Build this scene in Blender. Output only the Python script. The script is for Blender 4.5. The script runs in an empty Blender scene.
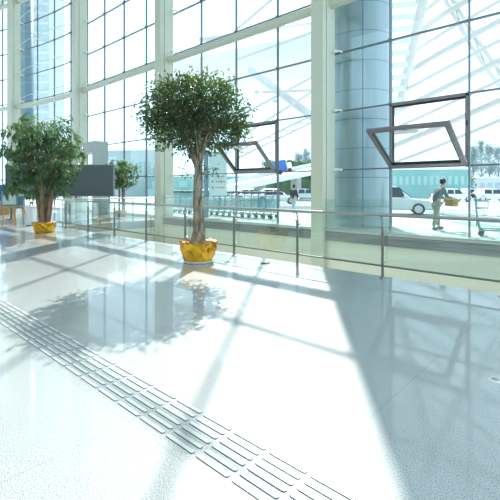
import bpy, math, random
from mathutils import Vector, Matrix, Euler, noise

random.seed(7)
sc = bpy.context.scene
COL = sc.collection
PI = math.pi

# ------------------------------------------------------------------ camera
# world: X runs along the glass wall, Y points out through it, Z up, hall floor at 0
F, HOR, EYE = 407.0, 188.0, 1.55
CA, SA = 0.7387, 0.6741
cam = bpy.data.cameras.new('camera')
cam.sensor_width = 36.0
cam.lens = 36.0 * F / 500.0
cam.shift_y = -(250.0 - HOR) / 500.0
cam.clip_end = 2000
co = bpy.data.objects.new('camera', cam)
co.location = (0, 0, EYE)
co.rotation_euler = (PI / 2, 0, math.atan2(SA, CA))
COL.objects.link(co)
sc.camera = co

# ------------------------------------------------------------------ light
w = bpy.data.worlds.new('sky')
sc.world = w
w.use_nodes = True
wn = w.node_tree
bg = wn.nodes['Background']
bg.inputs[0].default_value = (0.66, 0.865, 1.0, 1)
bg.inputs[1].default_value = 2.5

SUN_EL, SUN_T = 42.5, 0.112                      # elevation, tangent right of the view axis
ca_ = math.atan(SUN_T)
sx, sd = math.sin(ca_), math.cos(ca_)
tosun = Vector((CA * sx - SA * sd, SA * sx + CA * sd, math.tan(math.radians(SUN_EL)))).normalized()
sun = bpy.data.lights.new('sun', 'SUN')
sun.energy = 10.5
sun.color = (1.0, 0.965, 0.90)
sun.angle = math.radians(0.6)
so = bpy.data.objects.new('sun', sun)
so.rotation_euler = tosun.to_track_quat('Z', 'Y').to_euler()
so.location = (-10, 30, 40)
COL.objects.link(so)

sc.view_settings.view_transform = 'Standard'
sc.view_settings.look = 'None'
sc.view_settings.gamma = 1.0
sc.view_settings.use_curve_mapping = False
sc.view_settings.exposure = -0.27
sc.cycles.transparent_max_bounces = 32
sc.cycles.max_bounces = 8
sc.cycles.caustics_reflective = False
sc.cycles.caustics_refractive = False
sc.cycles.sample_clamp_indirect = 6.0


def P(px, y, D):
    """A point of the place seen at picture position (px, y) at depth D."""
    X = (px - 250.0) / F * D
    return Vector((CA * X - SA * D, SA * X + CA * D, EYE + (HOR - y) / F * D))


def at_Y(px, Y):
    r = (px - 250.0) / F
    D = Y / (CA + SA * r)
    return Vector((D * (CA * r - SA), Y, 0)), D


# ------------------------------------------------------------------ materials
def mat(name, col, rough=0.5, metal=0.0, spec=0.5):
    m = bpy.data.materials.new(name)
    m.use_nodes = True
    b = m.node_tree.nodes['Principled BSDF']
    b.inputs['Base Color'].default_value = (*col, 1)
    b.inputs['Roughness'].default_value = rough
    b.inputs['Metallic'].default_value = metal
    b.inputs['Specular IOR Level'].default_value = spec
    return m


def noisy(name, c1, c2, scale, rough=0.5, metal=0.0, detail=3, lo=0.35, hi=0.65, bump=0.0, stretch=None):
    m = mat(name, c1, rough, metal)
    nt = m.node_tree
    b = nt.nodes['Principled BSDF']
    tc = nt.nodes.new('ShaderNodeTexCoord')
    mp = nt.nodes.new('ShaderNodeMapping')
    if stretch:
        mp.inputs['Scale'].default_value = stretch
    n = nt.nodes.new('ShaderNodeTexNoise')
    n.inputs['Scale'].default_value = scale
    n.inputs['Detail'].default_value = detail
    r = nt.nodes.new('ShaderNodeValToRGB')
    r.color_ramp.elements[0].position = lo
    r.color_ramp.elements[0].color = (*c1, 1)
    r.color_ramp.elements[1].position = hi
    r.color_ramp.elements[1].color = (*c2, 1)
    nt.links.new(tc.outputs['Object'], mp.inputs['Vector'])
    nt.links.new(mp.outputs['Vector'], n.inputs['Vector'])
    nt.links.new(n.outputs['Fac'], r.inputs['Fac'])
    nt.links.new(r.outputs['Color'], b.inputs['Base Color'])
    if bump:
        bm_ = nt.nodes.new('ShaderNodeBump')
        bm_.inputs['Strength'].default_value = bump
        bm_.inputs['Distance'].default_value = 0.02
        nt.links.new(n.outputs['Fac'], bm_.inputs['Height'])
        nt.links.new(bm_.outputs['Normal'], b.inputs['Normal'])
    return m


def glass(name, tint, f0=0.04, gain=0.8, rough=0.0):
    m = bpy.data.materials.new(name)
    m.use_nodes = True
    nt = m.node_tree
    nt.nodes.clear()
    out = nt.nodes.new('ShaderNodeOutputMaterial')
    mix = nt.nodes.new('ShaderNodeMixShader')
    tr = nt.nodes.new('ShaderNodeBsdfTransparent')
    tr.inputs[0].default_value = (*tint, 1)
    gl = nt.nodes.new('ShaderNodeBsdfGlossy')
    gl.inputs['Color'].default_value = (0.95, 1, 1, 1)
    gl.inputs['Roughness'].default_value = rough
    lw = nt.nodes.new('ShaderNodeLayerWeight')
    lw.inputs['Blend'].default_value = 0.5
    pw = nt.nodes.new('ShaderNodeMath'); pw.operation = 'POWER'; pw.inputs[1].default_value = 5
    ml = nt.nodes.new('ShaderNodeMath'); ml.operation = 'MULTIPLY_ADD'
    ml.inputs[1].default_value = gain; ml.inputs[2].default_value = f0
    nt.links.new(lw.outputs['Facing'], pw.inputs[0])
    nt.links.new(pw.outputs[0], ml.inputs[0])
    nt.links.new(ml.outputs[0], mix.inputs[0])
    nt.links.new(tr.outputs[0], mix.inputs[1])
    nt.links.new(gl.outputs[0], mix.inputs[2])
    nt.links.new(mix.outputs[0], out.inputs[0])
    return m


def leaf_mat(name, dark, light, rough=0.35, trans=0.3, scale=3.0, tcol=None):
    m = noisy(name, dark, light, scale, rough, detail=4, lo=0.38, hi=0.62)
    nt = m.node_tree
    b = nt.nodes['Principled BSDF']
    out = nt.nodes['Material Output']
    t = nt.nodes.new('ShaderNodeBsdfTranslucent')
    t.inputs[0].default_value = (*(tcol or light), 1)
    mix = nt.nodes.new('ShaderNodeMixShader')
    mix.inputs[0].default_value = trans
    nt.links.new(b.outputs[0], mix.inputs[1])
    nt.links.new(t.outputs[0], mix.inputs[2])
    nt.links.new(mix.outputs[0], out.inputs[0])
    return m


def granite():
    m = mat('white_granite', (0.7, 0.7, 0.7), 0.07)
    nt = m.node_tree
    N, L = nt.nodes.new, nt.links.new
    b = nt.nodes['Principled BSDF']
    tc = N('ShaderNodeTexCoord')
    n1 = N('ShaderNodeTexNoise'); n1.inputs['Scale'].default_value = 140; n1.inputs['Detail'].default_value = 3; n1.inputs['Roughness'].default_value = 0.75
    r1 = N('ShaderNodeValToRGB')
    e = r1.color_ramp.elements
    e[0].position = 0.37; e[0].color = (0.085, 0.10, 0.105, 1)
    e[1].position = 0.60; e[1].color = (0.53, 0.535, 0.53, 1)
    x = e.new(0.47); x.color = (0.35, 0.36, 0.36, 1)
    L(tc.outputs['Object'], n1.inputs['Vector']); L(n1.outputs['Fac'], r1.inputs['Fac'])
    sep = N('ShaderNodeSeparateXYZ'); L(tc.outputs['Object'], sep.inputs[0])

    def joint(axis, off, period, half):
        a = N('ShaderNodeMath'); a.operation = 'MULTIPLY_ADD'; a.inputs[1].default_value = 1 / period; a.inputs[2].default_value = -off / period + 0.5
        L(sep.outputs[axis], a.inputs[0])
        f = N('ShaderNodeMath'); f.operation = 'FRACT'; L(a.outputs[0], f.inputs[0])
        s = N('ShaderNodeMath'); s.operation = 'SUBTRACT'; s.inputs[1].default_value = 0.5; L(f.outputs[0], s.inputs[0])
        d = N('ShaderNodeMath'); d.operation = 'ABSOLUTE'; L(s.outputs[0], d.inputs[0])
        c = N('ShaderNodeMath'); c.operation = 'LESS_THAN'; c.inputs[1].default_value = half / period; L(d.outputs[0], c.inputs[0])
        return c
    jx = joint('X', -1.25, 1.16, 0.0028)
    jy = joint('Y', 1.45, 0.92, 0.0022)
    mx = N('ShaderNodeMath'); mx.operation = 'MAXIMUM'; L(jx.outputs[0], mx.inputs[0]); L(jy.outputs[0], mx.inputs[1])
    sc_ = N('ShaderNodeMath'); sc_.operation = 'MULTIPLY'; sc_.inputs[1].default_value = 0.6; L(mx.outputs[0], sc_.inputs[0])
    # each slab a shade of its own
    v = N('ShaderNodeTexVoronoi'); v.inputs['Scale'].default_value = 0.9
    L(tc.outputs['Object'], v.inputs['Vector'])
    mixc = N('ShaderNodeMix'); mixc.data_type = 'RGBA'
    L(sc_.outputs[0], mixc.inputs[0]); L(r1.outputs['Color'], mixc.inputs[6]); mixc.inputs[7].default_value = (0.2, 0.21, 0.21, 1)
    L(mixc.outputs[2], b.inputs['Base Color'])
    n2 = N('ShaderNodeTexNoise'); n2.inputs['Scale'].default_value = 60
    L(tc.outputs['Object'], n2.inputs['Vector'])
    rr = N('ShaderNodeMapRange'); rr.inputs[3].default_value = 0.03; rr.inputs[4].default_value = 0.09
    L(n2.outputs['Fac'], rr.inputs[0]); L(rr.outputs[0], b.inputs['Coat Roughness'])
    b.inputs['Coat Weight'].default_value = 0.8
    b.inputs['Roughness'].default_value = 0.42
    b.inputs['IOR'].default_value = 1.5
    return m


M = {}
M['floor'] = granite()
M['slab'] = mat('slab_edge', (0.62, 0.63, 0.6), 0.5)
M['beige'] = noisy('beige_panel', (0.72, 0.72, 0.60), (0.76, 0.76, 0.65), 0.6, 0.35, stretch=(0.3, 1, 4))
M['fascia'] = noisy('grey_fascia', (0.13, 0.15, 0.15), (0.20, 0.22, 0.22), 2.0, 0.25, stretch=(0.3, 1, 8))
M['sill'] = mat('sill_grey', (0.45, 0.50, 0.48), 0.3)
M['column'] = mat('column_paint', (0.58, 0.60, 0.49), 0.4)
M['beam'] = mat('beam_paint', (0.57, 0.59, 0.485), 0.35)
M['mullion'] = mat('mullion_metal', (0.15, 0.18, 0.215), 0.4, 0.2)
M['bracket'] = mat('bracket_paint', (0.72, 0.76, 0.68), 0.4)
M['glass'] = glass('curtain_glass', (0.945, 0.985, 0.985), 0.03, 0.6)
M['railglass'] = glass('rail_glass', (0.92, 0.965, 0.95), 0.085, 0.75)
M['steel'] = mat('brushed_steel', (0.44, 0.42, 0.37), 0.3, 0.85)
M['darksteel'] = mat('dark_steel', (0.22, 0.22, 0.20), 0.35, 0.7)
M['sash'] = mat('sash_grey', (0.22, 0.20, 0.21), 0.35, 0.2)
M['sashdark'] = mat('sash_gasket', (0.02, 0.018, 0.02), 0.5)
M['white'] = mat('white_paint', (0.82, 0.83, 0.82), 0.4)
M['offwhite'] = mat('pale_grey_paint', (0.60, 0.64, 0.65), 0.5)
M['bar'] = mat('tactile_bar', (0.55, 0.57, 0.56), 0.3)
M['baredge'] = mat('tactile_bar_edge', (0.17, 0.18, 0.18), 0.5)  # bar sides coloured dark for their shaded side, plus dirt and sealing line
M['foil'] = noisy('gold_foil', (0.28, 0.11, 0.008), (0.92, 0.47, 0.03), 7.0, 0.28, 0.6, lo=0.30, hi=0.50, bump=0.8, stretch=(1, 1, 0.7))  # dark brown in the colour paints shading of the foil folds
M['soil'] = noisy('crumpled_wrap', (0.30, 0.12, 0.03), (0.75, 0.42, 0.22), 9.0, 0.7)
M['saucer'] = mat('white_saucer', (0.75, 0.76, 0.76), 0.35)
M['bark'] = noisy('ficus_bark', (0.10, 0.08, 0.055), (0.42, 0.345, 0.25), 14, 0.8, bump=0.5, stretch=(1, 1, 0.25))
M['barkbrown'] = noisy('brown_bark', (0.17, 0.10, 0.055), (0.33, 0.21, 0.12), 12, 0.75, bump=0.4, stretch=(1, 1, 0.3))
M['ficus'] = leaf_mat('ficus_leaf', (0.012, 0.026, 0.018), (0.042, 0.075, 0.040), 0.35, 0.22, 5.0, (0.22, 0.38, 0.06))
M['broad'] = leaf_mat('broad_leaf', (0.016, 0.040, 0.025), (0.12, 0.20, 0.105), 0.42, 0.3, 3.0, (0.26, 0.46, 0.14))
M['dirt'] = noisy('potting_soil', (0.05, 0.035, 0.025), (0.12, 0.09, 0.06), 30, 0.9)
M['hoard'] = mat('dark_board', (0.095, 0.12, 0.125), 0.5)
M['hoardframe'] = mat('board_frame', (0.16, 0.18, 0.19), 0.4)
M['portal'] = mat('portal_grey', (0.40, 0.45, 0.44), 0.5)
M['wood'] = noisy('easel_wood', (0.45, 0.27, 0.11), (0.58, 0.37, 0.17), 8, 0.5)
M['poster'] = mat('poster_blue', (0.17, 0.28, 0.33), 0.4)
M['posterpale'] = mat('poster_pale', (0.55, 0.66, 0.68), 0.4)
M['blue'] = mat('blue_panel', (0.03, 0.13, 0.42), 0.4)
M['concrete'] = noisy('pale_concrete', (0.60, 0.61, 0.60), (0.68, 0.69, 0.68), 0.8, 0.8)
M['asphalt'] = noisy('pale_road', (0.48, 0.50, 0.51), (0.56, 0.57, 0.58), 0.3, 0.85)  # pale grey road surface, slightly mottled
M['towerblue'] = mat('tower_cladding', (0.34, 0.42, 0.46), 0.28, 0.35)
M['towerseam'] = mat('tower_seam', (0.13, 0.22, 0.28), 0.4)
M['farblue'] = mat('far_tower_blue', (0.08, 0.15, 0.19), 0.3, 0.2)
M['fargrey'] = noisy('far_block_grey', (0.40, 0.48, 0.52), (0.48, 0.55, 0.58), 1.0, 0.6)
M['canopy'] = mat('canopy_white', (0.60, 0.59, 0.575), 0.5)
M['membrane'] = mat('canopy_sheet', (0.72, 0.73, 0.69), 0.5)
M['teal'] = noisy('teal_hoarding', (0.20, 0.42, 0.40), (0.30, 0.52, 0.50), 0.2, 0.6)
M['terminal'] = noisy('pale_terminal', (0.33, 0.42, 0.43), (0.40, 0.49, 0.49), 0.3, 0.6)
M['tealpale'] = mat('teal_pale', (0.36, 0.55, 0.53), 0.5)
M['hedge'] = leaf_mat('hedge_leaf', (0.06, 0.13, 0.08), (0.14, 0.25, 0.12), 0.5, 0.3, 1.0)
M['twig'] = leaf_mat('bare_tree', (0.33, 0.40, 0.42), (0.42, 0.49, 0.50), 0.8, 0.2, 0.3)  # distance haze painted in as a pale grey-green colour
M['silver'] = mat('car_silver', (0.62, 0.65, 0.67), 0.25, 0.3)
M['carwhite'] = mat('car_white', (0.82, 0.83, 0.84), 0.25)
M['cardark'] = mat('car_dark', (0.05, 0.06, 0.08), 0.25)
M['carred'] = mat('car_red', (0.40, 0.05, 0.05), 0.25)
M['carglass'] = mat('car_glass', (0.03, 0.045, 0.055), 0.08)
M['tyre'] = mat('tyre', (0.03, 0.03, 0.03), 0.8)
M['hub'] = mat('hub', (0.5, 0.52, 0.54), 0.3, 0.7)
M['lamp'] = mat('lamp_lens', (0.75, 0.75, 0.70), 0.15)
M['taillamp'] = mat('tail_lens', (0.45, 0.03, 0.03), 0.2)
M['cart'] = mat('cart_metal', (0.20, 0.34, 0.38), 0.35, 0.3)
M['carthandle'] = mat('cart_handle', (0.03, 0.05, 0.07), 0.5)
M['cartboard'] = mat('cart_panel', (0.20, 0.42, 0.48), 0.4)
M['skin'] = mat('skin', (0.55, 0.36, 0.27), 0.5)
M['hair'] = mat('hair', (0.015, 0.012, 0.012), 0.5)
M['jacket'] = mat('grey_jacket', (0.13, 0.19, 0.19), 0.8)
M['khaki'] = mat('khaki_trousers', (0.30, 0.31, 0.24), 0.8)
M['navy'] = mat('navy_jacket', (0.02, 0.03, 0.05), 0.8)
M['palecloth'] = mat('pale_trousers', (0.62, 0.63, 0.62), 0.8)
M['shoe'] = mat('shoe', (0.03, 0.03, 0.03), 0.5)
M['ochre'] = mat('ochre_bag', (0.42, 0.25, 0.05), 0.7)
M['red'] = mat('red_band', (0.75, 0.12, 0.10), 0.5)
M['signcyan'] = mat('sign_cyan', (0.62, 0.80, 0.82), 0.4)
M['signink'] = mat('sign_ink', (0.10, 0.18, 0.22), 0.5)
M['signred'] = mat('sign_red', (0.55, 0.18, 0.18), 0.5)
M['postdark'] = mat('sign_post', (0.10, 0.20, 0.25), 0.4)
M['backwall'] = mat('back_wall', (0.50, 0.50, 0.46), 0.7)


# ------------------------------------------------------------------ mesh building
class MB:
    def __init__(self):
        self.v, self.f, self.mi, self.sm = [], [], [], []

    def add(self, verts, faces, mi=0, smooth=False):
        o = len(self.v)
        self.v += [Vector(p) for p in verts]
        self.f += [[i + o for i in f] for f in faces]
        self.mi += [mi] * len(faces)
        self.sm += [smooth] * len(faces)
        return self

    def box(self, lo, hi, mi=0):
        x0, y0, z0 = lo; x1, y1, z1 = hi
        return self.add([(x0, y0, z0), (x1, y0, z0), (x1, y1, z0), (x0, y1, z0), (x0, y0, z1), (x1, y0, z1), (x1, y1, z1), (x0, y1, z1)],
                        [(0, 3, 2, 1), (4, 5, 6, 7), (0, 1, 5, 4), (1, 2, 6, 5), (2, 3, 7, 6), (3, 0, 4, 7)], mi)

    def bar(self, a, b, wd, ht, up=(0, 0, 1), mi=0):
        a, b = Vector(a), Vector(b)
        d = (b - a).normalized()
        u = Vector(up)
        s = d.cross(u)
        if s.length < 1e-4:
            s = d.cross(Vector((1, 0, 0)))
        s.normalize()
        u = s.cross(d).normalized()
        vs = []
        for p in (a, b):
            for i, j in ((-1, -1), (1, -1), (1, 1), (-1, 1)):
                vs.append(p + s * i * wd / 2 + u * j * ht / 2)
        return self.add(vs, [(0, 1, 2, 3)[::-1], (4, 5, 6, 7), (0, 1, 5, 4), (1, 2, 6, 5), (2, 3, 7, 6), (3, 0, 4, 7)], mi)

    def tube(self, pts, r, n=10, mi=0, caps=True):
        pts = [Vector(p) for p in pts]
        rs = r if isinstance(r, (list, tuple)) else [r] * len(pts)
        vs, fs = [], []
        prev = None
        for k, p in enumerate(pts):
            d = (pts[min(k + 1, len(pts) - 1)] - pts[max(k - 1, 0)]).normalized()
            if prev is None:
                s = d.cross(Vector((0, 0, 1)))
                if s.length < 1e-3:
                    s = d.cross(Vector((1, 0, 0)))
            else:
                s = prev - d * prev.dot(d)
                if s.length < 1e-4:
                    s = d.orthogonal()
            s.normalize(); prev = s
            t = d.cross(s)
            for j in range(n):
                a = 2 * PI * j / n
                vs.append(p + (s * math.cos(a) + t * math.sin(a)) * rs[k])
        for k in range(len(pts) - 1):
            for j in range(n):
                j2 = (j + 1) % n
                fs.append((k * n + j, k * n + j2, (k + 1) * n + j2, (k + 1) * n + j))
        self.add(vs, fs, mi, True)
        if caps:
            o = len(pts) - 1
            self.add([vs[j] for j in range(n)], [tuple(range(n))[::-1]], mi)
            self.add([vs[o * n + j] for j in range(n)], [tuple(range(n))], mi)
        return self

    def lathe(self, prof, c=(0, 0, 0), n=32, mi=0, fn=None):
        c = Vector(c)
        vs, fs = [], []
        for k, (r, z) in enumerate(prof):
            for j in range(n):
                a = 2 * PI * j / n
                rr, zz = (r, z) if fn is None else fn(a, k, r, z)
                vs.append(c + Vector((rr * math.cos(a), rr * math.sin(a), zz)))
        for k in range(len(prof) - 1):
            for j in range(n):
                j2 = (j + 1) % n
                fs.append((k * n + j, k * n + j2, (k + 1) * n + j2, (k + 1) * n + j))
        return self.add(vs, fs, mi, True)

    def ball(self, c, r, n=12, mi=0, sc3=(1, 1, 1)):
        c = Vector(c)
        vs, fs = [], []
        m = n // 2
        for k in range(m + 1):
            t = PI * k / m
            for j in range(n):
                a = 2 * PI * j / n
                vs.append(c + Vector((math.sin(t) * math.cos(a) * sc3[0], math.sin(t) * math.sin(a) * sc3[1], math.cos(t) * sc3[2])) * r)
        for k in range(m):
            for j in range(n):
                j2 = (j + 1) % n
                fs.append((k * n + j, (k + 1) * n + j, (k + 1) * n + j2, k * n + j2))
        return self.add(vs, fs, mi, True)

    def prism(self, poly, axis, a, b, mi=0):
        """poly: 2D points extruded along axis ('x','y','z') from a to b."""
        def v(p, t):
            return {'x': (t, p[0], p[1]), 'y': (p[0], t, p[1]), 'z': (p[0], p[1], t)}[axis]
        n = len(poly)
        vs = [v(p, a) for p in poly] + [v(p, b) for p in poly]
        fs = [tuple(range(n))[::-1], tuple(range(n, 2 * n))] + [(i, (i + 1) % n, n + (i + 1) % n, n + i) for i in range(n)]
        return self.add(vs, fs, mi)

    def build(self, name, mats, parent=None, org=(0, 0, 0), bevel=0, seg=2):
        me = bpy.data.meshes.new(name)
        org = Vector(org)
        me.from_pydata([tuple(p - org) for p in self.v], [], self.f)
        if not isinstance(mats, (list, tuple)):
            mats = [mats]
        for m in mats:
            me.materials.append(m)
        me.polygons.foreach_set('material_index', self.mi)
        me.polygons.foreach_set('use_smooth', self.sm)
        me.update()
        o = bpy.data.objects.new(name, me)
        COL.objects.link(o)
        if parent is not None:
            o.parent = parent
        else:
            o.location = org
        if bevel:
            b = o.modifiers.new('bevel', 'BEVEL')
            b.width = bevel; b.segments = seg; b.limit_method = 'ANGLE'
        return o


def tag(o, label=None, cat=None, group=None, kind=None):
    if label: o['label'] = label
    if cat: o['category'] = cat
    if group: o['group'] = group
    if kind: o['kind'] = kind
    return o


def empty(name, loc=(0, 0, 0), rz=0.0):
    o = bpy.data.objects.new(name, None)
    o.empty_display_size = 0.2
    o.location = loc
    o.rotation_euler = (0, 0, rz)
    COL.objects.link(o)
    return o


def thing(name, label, cat, loc=(0, 0, 0), rz=0.0, group=None):
    return tag(empty(name, loc, rz), label, cat, group)


def copy_tree(o, parent=None):
    c = o.copy()
    COL.objects.link(c)
    if parent is not None:
        c.parent = parent
    for ch in o.children:
        copy_tree(ch, c)
    return c


def rename(o, label, group=None):
    o['label'] = label
    if group:
        o['group'] = group


# ================================================================== SETTING
RAILY, VOIDX, WALLY, COLY = 6.72, -16.6, 12.35, 11.85
LOW = -3.6

m = MB()
m.box((-46, -16, -0.35), (9, RAILY + 0.14, 0))
m.box((-46, RAILY + 0.14, -0.35), (VOIDX - 0.14, 12.2, 0))
fl = m.build('floor', M['floor'])
tag(fl, kind='structure')

m = MB().box((VOIDX - 0.14, RAILY, LOW - 0.2), (9, 11.7, LOW))
tag(m.build('floor_lower', M['concrete']), kind='structure')
m = MB().box((VOIDX - 0.14, 11.62, LOW), (9, 12.2, -0.16))
tag(m.build('wall_window_side', M['beige']), kind='structure')
m = MB().box((VOIDX - 0.14, 11.56, -0.16), (9, 12.30, 0.15))
tag(m.build('trim_1', M['fascia']), kind='structure')
m = MB().box((VOIDX - 0.14, 11.50, 0.15), (9, 12.50, 0.20))
tag(m.build('trim_2', M['sill']), kind='structure')
m = MB().box((VOIDX - 0.4, RAILY + 0.14, LOW), (VOIDX - 0.14, 11.6, -0.35))
tag(m.build('wall_left', M['beige']), kind='structure')
m = MB().box((VOIDX - 0.14, RAILY - 0.2, LOW), (9, RAILY + 0.10, -0.35))
tag(m.build('wall_hall_side', M['beige']), kind='structure')
m = MB().box((8.9, RAILY + 0.1, LOW), (9.2, 11.62, -0.35))
tag(m.build('wall_right', M['beige']), kind='structure')
m = MB().box((-46, -16.3, -0.35), (9, -16, 10.0))
tag(m.build('wall_back', M['backwall']), kind='structure')

m = MB().box((-46, -16.3, 18.2), (9, 12.2, 18.6))
tag(m.build('ceiling', M['backwall']), kind='structure')

# glass wall: three straight bays then a bend towards the hall
R_ARC = 38.0
XB = -25.45


def wall_pt(s, inset=0.0):
    """Point on the glass line, s metres along from x=+6 towards the left; inset moves into the hall."""
    x = 6.0 - s
    if x >= XB:
        return Vector((x, WALLY - inset, 0)), Vector((-1, 0, 0)), Vector((0, 1, 0))
    a = (XB - x) / R_ARC
    c = Vector((XB, WALLY - R_ARC, 0))
    n = Vector((-math.sin(a), math.cos(a), 0))
    return c + n * (R_ARC - inset), Vector((-math.cos(a), -math.sin(a), 0)), n


PAN = 2.24
S_M0 = 6.0 + 5.33 - 5 * PAN            # a mullion stands at x = -5.33
ZS = [0.20] + [2.17 + 1.995 * k for k in range(9)]     # sill, then transoms
ZTOP = ZS[-1]
mull = [S_M0 + PAN * k for k in range(-1, 22)]
SMAX = mull[-1]


def xof(s):
    return 6.0 - s


hop = {}                                                # panels that hold opening sashes
col_x = [1.53, -7.42, -16.40, -25.38]
col_s = [6.0 - x for x in col_x] + [6.0 - XB + 8.9, 6.0 - XB + 17.8]
edges = [mull[0]] + [s for s in col_s[0:]]


def panel_index(x):
    s = 6.0 - x
    return max(i for i, v in enumerate(mull) if v <= s + 1e-4)


HOP_MAIN = panel_index(-4.2)
HOP_FAR = panel_index(-10.9)

bays = [(0, col_s[0])] + [(col_s[i], col_s[i + 1]) for i in range(len(col_s) - 1)] + [(col_s[-1], SMAX)]
for n, (s0, s1) in enumerate(bays):
    p0, _, _ = wall_pt((s0 + s1) / 2)
    root = empty('window_%d' % (n + 1), (p0.x, p0.y, 0.2))
    tag(root, kind='structure')
    org = root.location
    gl, fr, tr = MB(), MB(), MB()
    for i, s in enumerate(mull[:-1]):
        sm_ = s + PAN / 2
        if not (s0 <= sm_ < s1):
            continue
        a, ta, na = wall_pt(s)
        b, tb, nb = wall_pt(s + PAN)
        d = (b - a).normalized(); nn = Vector((-d.y, d.x, 0))
        if nn.y < 0: nn = -nn
        for k in range(len(ZS) - 1):
            if k == 1 and i in (HOP_MAIN, HOP_FAR):
                continue
            z0, z1 = ZS[k] + 0.012, ZS[k + 1] - 0.012
            q0, q1 = a + d * 0.012, b - d * 0.012
            vs = []
            for off in (-0.006, 0.006):
                for q, z in ((q0, z0), (q1, z0), (q1, z1), (q0, z1)):
                    vs.append((q.x + nn.x * off, q.y + nn.y * off, z))
            gl.add(vs, [(0, 1, 2, 3), (7, 6, 5, 4), (0, 4, 5, 1), (1, 5, 6, 2), (2, 6, 7, 3), (3, 7, 4, 0)])
        # mullion at panel start, transoms across the panel
        fr.bar((a.x, a.y, 0.2), (a.x, a.y, ZTOP), 0.038, 0.09, up=na)
        for k in range(1, len(ZS)):
            tr.bar((a.x, a.y, ZS[k]), (b.x, b.y, ZS[k]), 0.09, 0.045)
            for e_ in (-0.07,):
                q = a + na * e_
                fr.ball((q.x, q.y, ZS[k]), 0.055, 8)
    gl.build('glazing', M['glass'], root, org)
    fr.build('mullions', M['mullion'], root, org)
    tr.build('transoms', M['mullion'], root, org)

# steel columns on the hall side, with the round beam and brackets between them and the glass
for n, s in enumerate(col_s):
    p, t, nrm = wall_pt(s, 0.0)
    root = empty('column', (p.x, p.y, 0))
    tag(root, kind='structure')
    z0 = LOW if p.x > VOIDX else 0.0
    ang = math.atan2(nrm.y, nrm.x) - PI / 2
    fa, fb = MB(), MB()
    fa.box((-0.23, -0.95, z0), (0.23, -0.78, ZTOP))
    fa.box((-0.19, -0.80, z0), (0.19, -0.55, ZTOP))
    fb.box((-0.22, -0.68, 0.2 if p.x > VOIDX else 0.0), (0.22, -0.18, ZTOP))
    a = fa.build('flange', M['column'], root); a.rotation_euler.z = ang
    b = fb.build('web', M['column'], root); b.rotation_euler.z = ang
    br = MB()
    for z in ZS[1:]:
        for sd_ in (-1, 1):
            br.tube([(0.2 * sd_, -0.35, z), (0.42 * sd_, -0.22, z), (0.42 * sd_, -0.05, z)], 0.035, 8)
            br.ball((0.30 * sd_, -0.29, z), 0.065, 10)
    c = br.build('bracket', M['bracket'], root); c.rotation_euler.z = ang

for n, (zb, rb) in enumerate(((7.72, 0.165), (15.7, 0.165))):
    pts = []
    s = 0.0
    while s < SMAX - 0.6:
        p, _, _ = wall_pt(s, 0.42)
        pts.append((p.x, p.y, zb)); s += 0.7
    tag(MB().tube(pts, rb, 14).build('beam', M['beam']), kind='structure')

# light horizontal stays inside the bent bays
m = MB()
for k in range(1, 9):
    for (s0, s1) in bays[4:6]:
        a, _, _ = wall_pt(s0 + 0.3, 0.5); b, _, _ = wall_pt(s1 - 0.3, 0.5)
        q = [wall_pt(s0 + 0.3 + (s1 - s0 - 0.6) * u, 0.5 + 0.7 * math.sin(u * PI))[0] for u in (0, .25, .5, .75, 1)]
        m.tube([(p.x, p.y, ZS[k] + 0.05) for p in q], 0.018, 6)
        for u in (0.28, 0.62):
            a = wall_pt(s0 + (s1 - s0) * u, 0.05)[0]; b = wall_pt(s0 + (s1 - s0) * u, 1.1)[0]
            m.tube([(a.x, a.y, ZS[k] + 0.03), (b.x, b.y, ZS[k] + 0.06)], 0.022, 6)
tag(m.build('beam', M['offwhite']), kind='structure')

# outside ground
m = MB().box((-140, 12.35, -0.5), (70, 18.5, 0.15))
tag(m.build('ground_pavement', M['concrete']), kind='structure')
m = MB().box((-260, 18.5, -0.6), (160, 330, 0.0))
tag(m.build('ground_road', M['asphalt']), kind='structure')


# ================================================================== TACTILE PAVING
tact = thing('tactile_strip', 'strip of raised pale guide bars running diagonally across the white granite floor', 'tactile paving', (-3.5, 1.68, 0))
PITCH = 0.29
rows = [1.535 + 0.0615 * k for k in range(6)]
barlist = []
for c in range(-3, 27):
    x1 = -1.25 - PITCH * c - 0.012
    x0 = x1 - (PITCH - 0.024)
    for y in rows:
        barlist.append((x0, x1, y))


def bar_mesh(mb, x0, x1, y, hw=0.0165, h=0.006):
    r = hw
    pts = []
    for k in range(7):
        a = -PI / 2 + PI * k / 6
        pts.append((x1 - r + r * math.cos(a), y + r * math.sin(a)))
    for k in range(7):
        a = PI / 2 + PI * k / 6
        pts.append((x0 + r + r * math.cos(a), y + r * math.sin(a)))
    n = len(pts)
    cx, cy = (x0 + x1) / 2, y
    top = [(cx + (p[0] - cx) * (1 - .004 / (x1 - x0) * 2), cy + (p[1] - cy) * 0.78, h) for p in pts]
    vs = [(p[0], p[1], 0.0) for p in pts] + top
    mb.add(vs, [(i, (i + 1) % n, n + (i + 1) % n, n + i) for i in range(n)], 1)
    mb.add(vs, [tuple(range(n, 2 * n))], 0)


proto_me = None
for k, (x0, x1, y) in enumerate(barlist[:100]):
    if proto_me is None:
        mb = MB(); bar_mesh(mb, -(x1 - x0) / 2, (x1 - x0) / 2, 0)
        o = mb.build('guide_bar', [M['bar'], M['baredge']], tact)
        proto_me = o.data
    else:
        o = bpy.data.objects.new('guide_bar', proto_me)
        COL.objects.link(o); o.parent = tact
    o.location = Vector(((x0 + x1) / 2, y, 0)) - tact.location
mb = MB()
for (x0, x1, y) in barlist[100:]:
    bar_mesh(mb, x0, x1, y)
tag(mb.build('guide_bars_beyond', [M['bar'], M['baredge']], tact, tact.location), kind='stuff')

# ================================================================== RAILINGS
POST0, PSP = -3.04, 1.797


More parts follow.
